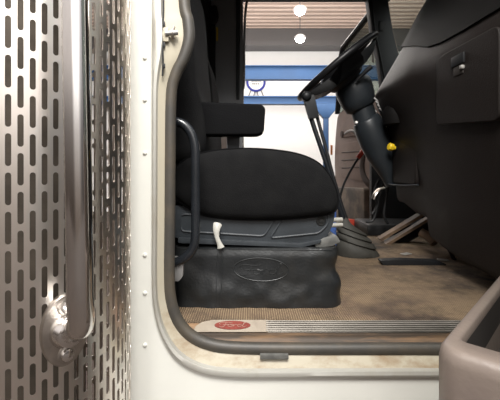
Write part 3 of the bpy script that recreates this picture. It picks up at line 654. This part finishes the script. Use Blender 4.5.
for (x,y,w_,a,l) in ((406,254.5,.05,.5,'larger silver scrap on the mat behind the black bracket'),(443,260.5,.045,-.3,'smaller silver scrap on the mat right of the black bracket')):
    Y_ = .41*F/(y-HY); b = NB(); box(b, (P(x,y,Y_).x,Y_,.0035), (w_,w_*.6,.003), .001, Matrix.Rotation(a,3,'Z')); tag(obj('foil_scrap', b, 'silver'), l, 'scrap', 'foil scraps on the mat')
b = NB()
box2(b, (P(386,0,2.3).x-.15,2.2,0.0), (P(398,0,2.3).x+.4,2.5,.07), .02); tag(obj('floor_duct', b, 'blackplastic'), 'low black duct across the floor under the dashboard', 'duct')
t = thing('wiring', 'tangle of dark cables hanging under the steering column', 'cable', P(378,224,2.1))
for (pts) in ([(383,184),(380,195),(377,208),(373,220),(366,222)],[(388,186),(386,200),(384,215),(388,224)],[(379,180),(374,192),(377,205),(372,214)]):
    b = NB(); tube(b, catmull([P(x,y,2.08) for x,y in pts],6), .008, 8); obj('cable', b, 'blackplastic', t)
b = NB(); tube(b, catmull([P(384,188,2.0),P(379,189.5,1.99),P(375,194,1.98),P(373,199,1.98)],5), .014, 8, flat=.5); o = obj('bracket', b, 'flange', t); o['label'] = 'bare metal bracket'
t = thing('black_hose', 'thin black hose with a red connector arching down in front of the driver door', 'hose', P(344,226,2.5))
b = NB(); tube(b, catmull([P(364,150,2.4),P(359,157,2.4),P(351,170,2.4),P(344,184,2.4),P(340,198,2.4),P(339,212,2.42),P(343,228,2.45)],6), .0075, 10); obj('hose', b, 'blackplastic', t)
b = NB(); cyl(b, P(363,151,2.39), P(358,158,2.39), .016, bv=.002); obj('connector', b, 'redp', t)
b = NB(); prism(b, roundpoly(pxl([(347,219),(354,219.5),(363,224),(360,226),(347,224)],2.55),.006), 2.52, 2.58, .004); tag(obj('red_scrap', b, 'redp'), 'flat bright red scrap on the floor behind the gear boot', 'scrap')
for y0 in (219.5, 224.8):
    b = NB(); cyl(b, P(309,y0+1.4,1.40), P(342,y0,1.45), .0088, bv=.002); o = obj('slide_bar', b, 'lever', bpy.data.objects['passenger_seat']); o['label'] = 'short white tube'
b = NB(); box2(b, (P(327,0,1.66).x,1.66,.0), (P(337,0,1.66).x,1.74,.235), .015, 3); tag(obj('blue_cloth', b, 'bluecloth'), 'small blue cloth bundle behind the seat side cover', 'cloth')
for k in range(5):
    pass

# ------------------------------------------------------------------ passenger door, open toward the camera
A = Vector((.226,.447,0)); u_ = Vector((.269,.283,0)).normalized(); v_ = Vector((u_.y,-u_.x,0)); TZ = .19
def Q(a, c, z): return A+u_*a+v_*c+Vector((0,0,z))
t = thing('passenger_door', 'greyish plastic door pocket and armrest of the opened near door', 'door', Q(.2,.1,-.4))
LEN, WID = .47, .13
def ringz(inset, z, dz=0, r=.03):
    q = rr(inset, LEN-inset, inset, WID-inset+.02, max(.004,r), 6); return [Q(a,c,z+ (0.0)) for a,c in q]
b = NB(); loft(b, [ringz(0.03,-.30,r=.02), ringz(.012,-.27,r=.03), ringz(.004,-.1,r=.032), ringz(0,.10,r=.032), ringz(0,TZ-.018,r=.032), ringz(.002,TZ-.007,r=.031), ringz(.007,TZ-.001,r=.028), ringz(.013,TZ,r=.024)] +
     [[Q(a,c,z) for a,c in rr(.042+i_, LEN-.03-i_, .018+i_*.6, WID, .012, 6)] for z,i_ in ((TZ-.001,0),(TZ-.004,.003),(TZ-.012,.006),(TZ-.10,.012))])
pk = obj('door_pocket', b, 'pocket', t, sharp=60)
b = NB(); VV = loft(b, [[Q(a,c,z) for a,c in rr(.050, LEN-.038, .0235, WID-.001, .011, 6)] for z in (TZ-.009,TZ-.05,TZ-.098)] , cap=False); b.faces.new(VV[-1])  # dark inner sheet, recess shade put into its colour
obj('shade_lining', b, 'pocketdk', pk)
b = NB(); q = [(0,WID+.022),(.62,WID+.022),(.62,WID+.075),(0,WID+.075)]
prism(b, [(Q(a,c,0).x, Q(a,c,0).y) for a,c in q], -.42, .52, .012, 3, axis='Z'); obj('door_panel', b, 'pocket', t)
wc = WID+.048
b = NB(); tube(b, [Q(.025,wc,.50), Q(.025,wc,1.22), Q(.06,wc,1.29), Q(.54,wc,1.29), Q(.595,wc,1.22), Q(.595,wc,.50)], .024, 10); obj('window_frame', b, 'blackplastic', t)
b = NB(); prism(b, [(Q(a,c,0).x, Q(a,c,0).y) for a,c in ((.03,wc-.003),(.59,wc-.003),(.59,wc+.003),(.03,wc+.003))], .50, 1.28, 0, axis='Z'); obj('window_glass', b, 'glassg', t, smooth=False)

# ------------------------------------------------------------------ light
W = bpy.data.worlds.new('World'); S.world = W; W.use_nodes = True; nt = W.node_tree; bg = nt.nodes['Background']
tc = nt.nodes.new('ShaderNodeTexCoord'); sp = nt.nodes.new('ShaderNodeSeparateXYZ'); r = nt.nodes.new('ShaderNodeValToRGB')
nt.links.new(tc.outputs['Generated'], sp.inputs[0]); 
mr = nt.nodes.new('ShaderNodeMapRange'); mr.inputs['From Min'].default_value = -1; mr.inputs['From Max'].default_value = 1
nt.links.new(sp.outputs['Z'], mr.inputs['Value']); nt.links.new(mr.outputs['Result'], r.inputs['Fac'])
e = r.color_ramp.elements; e[0].position = .44; e[0].color = (.05,.038,.03,1); e[1].position = .72; e[1].color = (1,.98,.97,1)
k = r.color_ramp.elements.new(.50); k.color = (.11,.095,.085,1); k = r.color_ramp.elements.new(.56); k.color = (.22,.205,.195,1); k = r.color_ramp.elements.new(.63); k.color = (.72,.69,.67,1)
mr2 = nt.nodes.new('ShaderNodeMapRange'); mr2.inputs['From Min'].default_value = -1; mr2.inputs['From Max'].default_value = 1
r2 = nt.nodes.new('ShaderNodeValToRGB'); nt.links.new(sp.outputs['X'], mr2.inputs['Value']); nt.links.new(mr2.outputs['Result'], r2.inputs['Fac'])
e2 = r2.color_ramp.elements; e2[0].position = .38; e2[0].color = (.34,.32,.31,1); e2[1].position = .92; e2[1].color = (.25,.25,.26,1)
for p_ in (.54,.78): k = e2.new(p_); k.color = (1,1,1,1)
mx = nt.nodes.new('ShaderNodeMix'); mx.data_type = 'RGBA'; mx.blend_type = 'MULTIPLY'; mx.inputs['Factor'].default_value = 1
nt.links.new(r.outputs['Color'], mx.inputs['A']); nt.links.new(r2.outputs['Color'], mx.inputs['B'])
nt.links.new(mx.outputs['Result'], bg.inputs['Color']); bg.inputs['Strength'].default_value = 2.15
def area(name, loc, rot, size, power, col=(1,.97,.93), sy=None):
    l = bpy.data.lights.new(name, 'AREA'); l.energy = power; l.color = col; l.size = size
    if sy: l.shape = 'RECTANGLE'; l.size_y = sy
    o = bpy.data.objects.new(name, l); C.objects.link(o); o.location = loc; o.rotation_euler = rot; return o
area('bay_light_far', (0,9.5,5.2), (0,0,0), 8, 380, sy=4)
area('fill_light_wall', (0,11.2,3.2), (math.radians(70),0,0), 10, 110, sy=2)  # unseen fill added to brighten the far wall
area('fill_light_ceiling', (0,8.5,2.5), (math.radians(165),0,0), 9, 300, sy=3)  # unseen upward fill added to brighten the workshop ceiling
area('fill_light_near', (-.05,-.45,2.25), (math.radians(48),0,0), .9, 75)  # unseen fill added over the camera, brightens the cab side from the top

cam = bpy.data.cameras.new('Camera'); co = bpy.data.objects.new('Camera', cam); C.objects.link(co)
co.location = (0,0,CZ); co.rotation_euler = (math.radians(90),0,0); cam.sensor_width = 36; cam.sensor_fit = 'HORIZONTAL'; cam.lens = 36*F/500; cam.shift_y = -(200-HY)/500; cam.clip_start = .02
S.camera = co
vs = S.view_settings; vs.view_transform = 'Standard'; vs.look = 'None'; vs.gamma = 1; vs.use_curve_mapping = False; vs.exposure = 0.55
